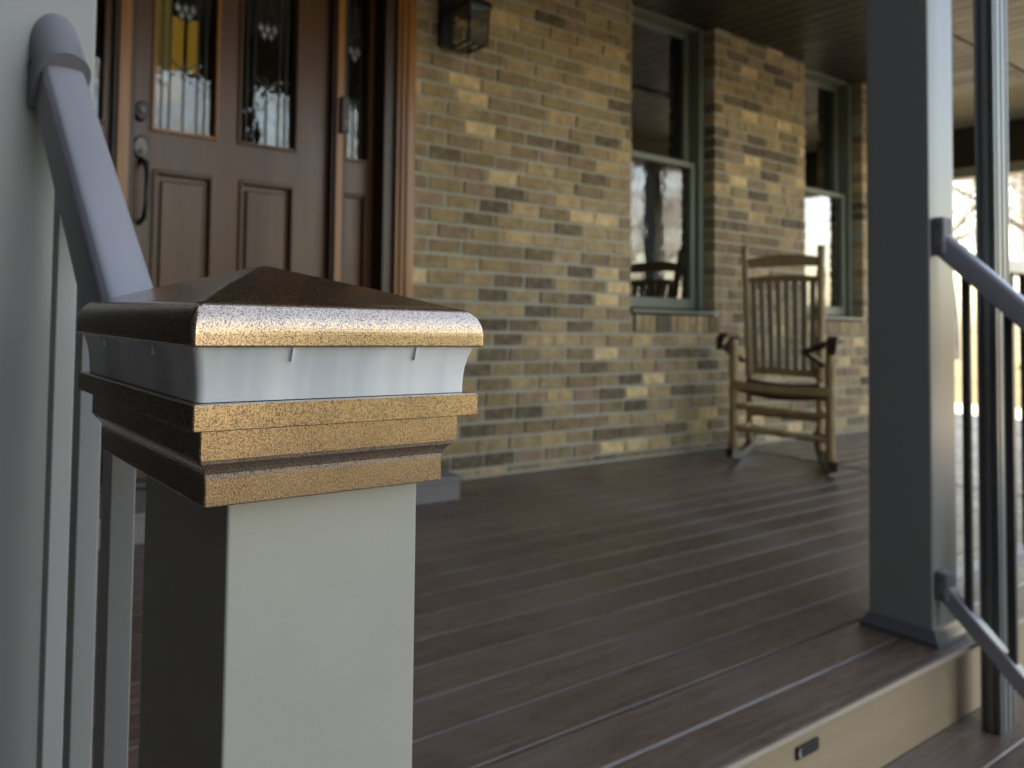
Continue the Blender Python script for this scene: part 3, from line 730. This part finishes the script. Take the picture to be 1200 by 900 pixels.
# ---------------------------------------------------------------- ceiling, beams, roof
ce = empty('porch_ceiling', (3.5, 1.5, ZC), kind='structure')
bw = .118
def cboard(y0, y1):
    bm = bmesh.new(); h = bw / 2 - .0015; ch = .005
    prof = [(-h, .015), (h, .015), (h, ch), (h - ch, 0), (-h + ch, 0), (-h, ch)]
    A = [bm.verts.new((a, y0, b)) for a, b in prof]; B = [bm.verts.new((a, y1, b)) for a, b in prof]
    bm.faces.new(A); bm.faces.new(B)
    for i in range(6): bm.faces.new((A[i], A[(i + 1) % 6], B[(i + 1) % 6], B[i]))
    me = bm_mesh(bm, 'ceiling_board'); me.materials.append(M['ceiling']); return me
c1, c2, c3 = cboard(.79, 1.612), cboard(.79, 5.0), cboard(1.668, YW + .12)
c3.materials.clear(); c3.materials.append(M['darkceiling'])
x = X0 + bw / 2
while x < X1:
    if x > 6.9: link('ceiling_board', c2, None, ce, (x, 0, ZC))
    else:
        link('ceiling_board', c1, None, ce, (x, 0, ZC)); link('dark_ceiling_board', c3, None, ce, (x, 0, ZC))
    x += bw
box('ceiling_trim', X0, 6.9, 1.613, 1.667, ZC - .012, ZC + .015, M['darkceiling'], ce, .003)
boxes('backing', [(X0, X1 + .1, .59, YW + .11, ZC + .016, ZC + .06), (7.05, X1 + .1, YW + .111, 5.0, ZC + .016, ZC + .06)], M['beam'], ce)
bmn = empty('porch_beam', (3.7, .7, 2.2), 'header beam along the front of the porch above the columns', 'beam')
box('beam', X0, X1 + .1, .65, .785, 2.2005, ZC + .014, M['beamtrim'], bmn, .002)
box('fascia_trim', X0, X1 + .1, .56, .585, ZC - .05, ZC + .12, M['beamtrim'], bmn, .002)
box('soffit', X0, X1 + .1, .586, .649, ZC - .02, ZC + .0155, M['beamtrim'], bmn)
eb = empty('porch_beam', (X1, 3, 2.2), 'dark header beam with pale lower trim across the far end of the porch', 'beam')
box('beam', X1 - .10, X1 + .02, .80, 5.0, 2.085, ZC - .001, M['beam'], eb, .002); box('lower_trim', X1 - .13, X1 + .04, .80, 5.0, 2.00, 2.084, M['beamtrim'], eb, .003)

ho = empty('house', (3, 6, 0), 'two storey house body and gable roof behind and above the porch', 'house')
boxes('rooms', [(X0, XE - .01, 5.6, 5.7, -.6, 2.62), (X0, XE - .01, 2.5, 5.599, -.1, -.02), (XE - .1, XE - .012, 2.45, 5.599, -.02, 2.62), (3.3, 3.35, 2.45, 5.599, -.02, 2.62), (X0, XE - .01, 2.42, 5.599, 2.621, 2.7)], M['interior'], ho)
boxes('upper_wall', [(-6, 8.4, 2.4, 2.55, 2.71, 5.6), (-6, 8.4, 9.0, 9.1, -.6, 5.6), (-6.1, -6, 2.4, 9.1, -.6, 5.6), (8.4, 8.5, 5.1, 9.1, -.6, 5.6), (X0, .358, YW, YW + .1, 0, 2.6)], M['siding'], ho)
prism('roof', [(1.9, 5.55), (5.75, 8.1), (9.6, 5.55), (9.6, 5.7), (5.75, 8.3), (1.9, 5.7)], 'x', -6.5, 8.9, M['roof'], ho)
prism('porch_roof', [(.52, ZC + .062), (.52, ZC + .13), (2.39, ZC + .75), (2.39, ZC + .062)], 'x', X0, X1 + .3, M['roof'], ho)
boxes('added_wing_wall', [(-.80, -.46, -9.0, YW - .001, -.6, 5.0), (-6, -.801, -9.0, -8.8, -.6, 5.0)], M['siding'], ho)  # unseen wing and roof, added to keep left-facing sides dark
prism('added_wing_roof', [(-6.4, 5.0), (-.25, 5.0), (-3.4, 7.0)], 'y', -9.3, 2.38, M['roof'], ho)

# ---------------------------------------------------------------- rocking chair
ch = empty('rocking_chair', (4.3, 1.83, 0), 'brown wooden slat back rocking chair on the deck facing the camera', 'chair')
FL, FR = Vector((4.07, 1.992, 0)), Vector((4.13, 1.612, 0))
BLp, BRp = Vector((4.45, 2.100, 0)), Vector((4.50, 1.800, 0))
def P(base, z, dx=0, dy=0): return (base.x + dx, base.y + dy, z)
def turned(name, p, q, r, mat, parent):
    p, q = Vector(p), Vector(q); n = 14
    pts = [p.lerp(q, i / n) for i in range(n + 1)]; rad = [r * (1 + .16 * math.sin(i * 1.9) - (.22 if i in (0, n) else 0)) for i in range(n + 1)]
    return tube(name, pts, rad, mat, parent, 10)
for b_ in (FL, FR): turned('front_post', P(b_, .045), P(b_, .635), .019, M['chair'], ch)
tops = []
for b_, tx, ty, tz in ((BLp, 4.54, 2.165, 1.165), (BRp, 4.56, 1.815, 1.140)):
    turned('back_post', P(b_, .05), (b_.x + .005, b_.y, .42), .017, M['chair'], ch)
    t_ = turned('back_post', (b_.x + .005, b_.y, .40), (tx, ty, tz), .018, M['chair'], ch); tops.append((Vector((b_.x + .005, b_.y, .40)), Vector((tx, ty, tz))))
def atz(s, z): a, b = tops[s]; return a.lerp(b, (z - a.z) / (b.z - a.z))
def crest(name, z0, z1, arch, parent, th=.018):
    bm = bmesh.new(); n = 12; L0, R0 = atz(0, (z0 + z1) / 2), atz(1, (z0 + z1) / 2); d = (R0 - L0); nrm = Vector((d.y, -d.x, 0)).normalized(); A = []
    for i in range(n + 1):
        f = i / n; p = L0.lerp(R0, f) ; bow = .012 * math.sin(math.pi * f)
        za = z0 + (.006 * math.sin(math.pi * f)); zb = z1 + arch * math.sin(math.pi * f)
        A.append([bm.verts.new((p.x + nrm.x * (s * th / 2 - bow * 0), p.y + nrm.y * s * th / 2, z)) for s, z in ((-1, za), (1, za), (1, zb), (-1, zb))])
    for a, b in zip(A, A[1:]):
        for k in range(4): bm.faces.new((a[k], a[(k + 1) % 4], b[(k + 1) % 4], b[k]))
    bm.faces.new(A[0]); bm.faces.new(A[-1]); c = centre(bm); return link(name, bm_mesh(bm, name), M['chair'], parent, c)
crest('crest_rail', 1.030, 1.080, .022, ch); crest('upper_back_rail', .945, .975, .014, ch); crest('lower_back_rail', .435, .478, .0, ch)
for i in range(8):
    f = (i + .9) / 8.8; a = atz(0, .478).lerp(atz(1, .478), f); b = atz(0, .955).lerp(atz(1, .955), f)
    bar('back_slat', a - Vector((0, 0, .01)), b, .026, .010, M['slat'], ch, (0, 1, 0), .002)
# seat: side rails, front apron, slats in a dished curve
bar('seat_side_rail', P(FL, .375, 0, -.012), P(BLp, .345, 0, -.01), .022, .045, M['chair'], ch); bar('seat_side_rail', P(FR, .375, 0, .012), P(BRp, .345, 0, .01), .022, .045, M['chair'], ch)
bm = bmesh.new(); n = 12; A = []
for i in range(n + 1):
    f = i / n; p = FL.lerp(FR, f); dip = .014 * math.sin(math.pi * f)
    A.append([bm.verts.new((p.x + s, p.y, z)) for s, z in ((-.022, .378 - dip * .2), (.004, .372 - dip), (.004, .418 - dip), (-.022, .425 - dip))])
for a, b in zip(A, A[1:]):
    for k in range(4): bm.faces.new((a[k], a[(k + 1) % 4], b[(k + 1) % 4], b[k]))
bm.faces.new(A[0]); bm.faces.new(A[-1]); c = centre(bm); link('seat_front', bm_mesh(bm, 'seat_front'), M['chair'], ch, c)
bm = bmesh.new(); A = []  # dark curved strip added below the seat front
for i in range(13):
    f = i / 12; p = FL.lerp(FR, f); dip = .030 * math.sin(math.pi * f)
    A.append([bm.verts.new((p.x + .006 + s, p.y, z)) for s, z in ((0, .368 - dip), (.02, .368 - dip), (.02, .395), (0, .395))])
for a, b in zip(A, A[1:]):
    for k in range(4): bm.faces.new((a[k], a[(k + 1) % 4], b[(k + 1) % 4], b[k]))
bm.faces.new(A[0]); bm.faces.new(A[-1]); c = centre(bm); link('dark_seat_underside', bm_mesh(bm, 'dark_seat_underside'), M['chairdark'], ch, c)
for i in range(9):
    f = (i + .6) / 9.4; a = FL.lerp(BLp, f); b = FR.lerp(BRp, f); zz = .408 - .028 * math.sin(math.pi * min(1, f * 1.15)) ; z2 = zz
    pts = [a.lerp(b, t / 6) + Vector((0, 0, zz - .014 * math.sin(math.pi * t / 6))) for t in range(7)]
    bm = bmesh.new()
    for p_, q_ in zip(pts, pts[1:]): bar_bm(bm, p_, q_, .034, .010)
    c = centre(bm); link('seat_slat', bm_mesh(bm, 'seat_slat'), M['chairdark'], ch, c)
# arms, dark and drooping at the front
for fp, bp, s_ in ((FL, 0, 1), (FR, 1, -1)):
    q_ = atz(bp, .60)
    pts = [Vector((fp.x - .070, fp.y + s_ * .034, .585)), Vector((fp.x - .066, fp.y + s_ * .032, .632)), Vector((fp.x - .035, fp.y + s_ * .026, .655)), Vector((fp.x + .05, fp.y + s_ * .016, .650)), Vector((q_.x - .20, q_.y + s_ * .016, .578)), Vector((q_.x - .01, q_.y + s_ * .024, .505))]
    bm = bmesh.new(); A = []
    for i, p_ in enumerate(pts):
        w_ = (.014, .019, .022, .020, .017, .014)[i]
        A.append([bm.verts.new((p_.x, p_.y + sy * w_, p_.z + sz * .009)) for sy, sz in ((-1, -1), (1, -1), (1, 1), (-1, 1))])
    for a, b in zip(A, A[1:]):
        for k in range(4): bm.faces.new((a[k], a[(k + 1) % 4], b[(k + 1) % 4], b[k]))
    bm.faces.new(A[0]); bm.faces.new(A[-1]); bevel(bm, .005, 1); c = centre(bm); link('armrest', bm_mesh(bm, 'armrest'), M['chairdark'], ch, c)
for z in (.285, .175): turned('front_stretcher', P(FL, z + .005), P(FR, z - .005), .015 if z > .2 else .017, M['chair'], ch)
for z in (.27, .16):
    for a, b in ((FL, BLp), (FR, BRp)): turned('side_stretcher', P(a, z), P(b, z), .012, M['chair'], ch)
turned('rear_stretcher', P(BLp, .22), P(BRp, .22), .012, M['chair'], ch)
for a, b, s_ in ((FL, BLp, 1), (FR, BRp, -1)):
    d = (b - a).normalized(); mid = (a + b) / 2; half = (b - a).length / 2; bm = bmesh.new(); n = 18; Rr = 1.05; A = []
    sd_ = Vector((-d.y, d.x, 0))
    for i in range(n + 1):
        u_ = -half - .10 + (2 * half + .30) * i / n; z = Rr - math.sqrt(Rr * Rr - (u_ + .02) ** 2) + .003 - .0005
        z = max(z, .002); p_ = mid + d * u_
        A.append([bm.verts.new(p_ + sd_ * q * .014 + Vector((0, 0, z + h))) for q, h in ((-1, 0), (1, 0), (1, .042), (-1, .042))])
    for p_, q_ in zip(A, A[1:]):
        for k in range(4): bm.faces.new((p_[k], p_[(k + 1) % 4], q_[(k + 1) % 4], q_[k]))
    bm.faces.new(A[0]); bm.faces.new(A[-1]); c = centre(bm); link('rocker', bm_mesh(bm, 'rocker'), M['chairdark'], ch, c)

# ---------------------------------------------------------------- bare trees round the yard
def bark_mat():
    b = NB('pale_bark'); co = b.tc('Object', (1, 1, .3)); f = b.noise(co, 5, 6, .7)
    b.bump(f, .6, .03); return b.set(b.ramp(f, [(.3, (.16, .15, .14)), (.7, (.34, .33, .32))]), .9)
M['bark'] = bark_mat()
def grow(bm, p, d, L, r, lvl, rr):
    n = 4 if lvl > 1 else 6; pts = [p]; rad = [r]; q = p; dd = d.copy(); seg = 5 if lvl == 0 else 3
    kids = []
    for i in range(seg):
        dd = (dd + Vector((rr.uniform(-1, 1), rr.uniform(-1, 1), rr.uniform(-.3, .7))) * (.07 if lvl == 0 else .18)).normalized()
        q = q + dd * L / seg; pts.append(q); rad.append(r * (1 - .72 * (i + 1) / seg) if lvl else r * (1 - .6 * (i + 1) / seg)); kids.append((q, dd.copy(), rad[-1], (i + 1) / seg))
    tube_bm(bm, pts, rad, n, cap=False)
    if lvl >= 4: return
    for (q, dd, rd, f) in kids:
        if lvl == 0 and f < .35: continue
        for _ in range(2 if lvl < 3 else 1 + (rr.random() < .5)):
            a = Vector((rr.uniform(-1, 1), rr.uniform(-1, 1), rr.uniform(.0, .7))).normalized()
            nd = (dd * rr.uniform(.5, .9) + a * rr.uniform(.55, .9)).normalized()
            grow(bm, q, nd, L * rr.uniform(.42, .62), max(rd * .62, .006), lvl + 1, rr)
tree_parts = []
for sd_ in range(3):
    rr = random.Random(100 + sd_); bt = bmesh.new()
    H = 9.5; tr_pts = [Vector((0, 0, 0))]; dd = Vector((rr.uniform(-.05, .05), rr.uniform(-.05, .05), 1)); q = Vector((0, 0, 0)); rad = [.20]
    for i in range(8):
        dd = (dd + Vector((rr.uniform(-.06, .06), rr.uniform(-.06, .06), 0))).normalized(); q = q + dd * H / 8; tr_pts.append(q); rad.append(.2 * (1 - .8 * (i + 1) / 8))
    tube_bm(bt, tr_pts, rad, 8, cap=False); mt_ = bm_mesh(bt, 'trunk', True); mt_.materials.append(M['bark'])
    bc = bmesh.new()
    for i in range(2, 9):
        for _ in range(2):
            a = rr.uniform(0, 6.28); nd = Vector((math.cos(a), math.sin(a), rr.uniform(.5, 1.1))).normalized()
            grow(bc, tr_pts[i], nd, (3.4 - i * .22) * rr.uniform(.8, 1.15), rad[i] * .5, 1, rr)
    mc_ = bm_mesh(bc, 'branches', True); mc_.materials.append(M['bark']); tree_parts.append((mt_, mc_))
spots = [(27, 6.2), (25, 8.4), (38, 9.0), (45, 13), (24, 3.2), (48, 9.5), (36, 6.4),
         (6, -12), (10, -15), (13, -11), (17, -18), (21, -13), (26, -19), (31, -15), (36, -21), (41, -17), (8, -22), (15, -26), (24, -28), (33, -30), (3, -17), (12, -19), (46, -24)]
side_w = ['beyond the driveway past the far end of the porch', 'in the front yard facing the house']
for i, (x, y) in enumerate(spots):
    t = empty('bare_tree', (x, y, -.62), 'leafless pale tree ' + side_w[0 if y > 0 else 1], 'tree', 'bare trees ' + side_w[0 if y > 0 else 1])
    sc_ = rnd.uniform(.8, 1.25); t.scale = (sc_, sc_, sc_ * rnd.uniform(.9, 1.1)); t.rotation_euler = (0, 0, rnd.uniform(0, 6.28))
    for nm, me in zip(('trunk', 'crown'), tree_parts[i % 3]):
        o = bpy.data.objects.new(nm, me); COL.objects.link(o); o.parent = t
def leaf_mat():
    b = NB('evergreen_leaf'); ge = b.n('ShaderNodeNewGeometry')
    return b.set(b.ramp(ge.outputs['Random Per Island'], [(0, (.04, .07, .022)), (1, (.11, .15, .05))]), .6)
M['leaf'] = leaf_mat()
def shrub(x, y, h, w, label, seed):
    t = empty('evergreen_shrub', (x, y, -.62), label, 'shrub', 'evergreen shrubs in the front yard'); rr = random.Random(seed); bm = bmesh.new()
    for _ in range(2600):
        a, b_, r_ = rr.uniform(0, 6.28), rr.uniform(-1, 1), rr.uniform(.45, 1) ** .6
        s = math.sqrt(1 - b_ * b_); lump = 1 + .22 * math.sin(a * 3 + seed) * math.cos(b_ * 4)
        p = Vector((w * s * math.cos(a) * r_ * lump, w * s * math.sin(a) * r_ * lump, h / 2 + h / 2 * b_ * r_ * lump + .1))
        u = Vector((rr.uniform(-1, 1), rr.uniform(-1, 1), rr.uniform(-1, 1))).normalized() * .07; v = u.orthogonal().normalized() * .035
        bm.faces.new([bm.verts.new(q) for q in (p - u, p - v, p + u, p + v)])
    me = bm_mesh(bm, 'foliage'); me.materials.append(M['leaf']); o = bpy.data.objects.new('foliage', me); COL.objects.link(o); o.parent = t
    bm = bmesh.new(); tube_bm(bm, [(0, 0, 0), (0, 0, h * .6)], [.06, .03], 6); me = bm_mesh(bm, 'stem'); me.materials.append(M['bark']); o = bpy.data.objects.new('stem', me); COL.objects.link(o); o.parent = t
shrub(5.0, -6.0, 2.6, .9, 'taller rounded evergreen shrub near the front path', 1)
shrub(8.2, -7.2, 2.0, .9, 'lower rounded evergreen shrub beside the taller one', 2)
shrub(19.0, 3.7, 1.3, .8, 'low evergreen shrub beyond the driveway past the porch end', 3)
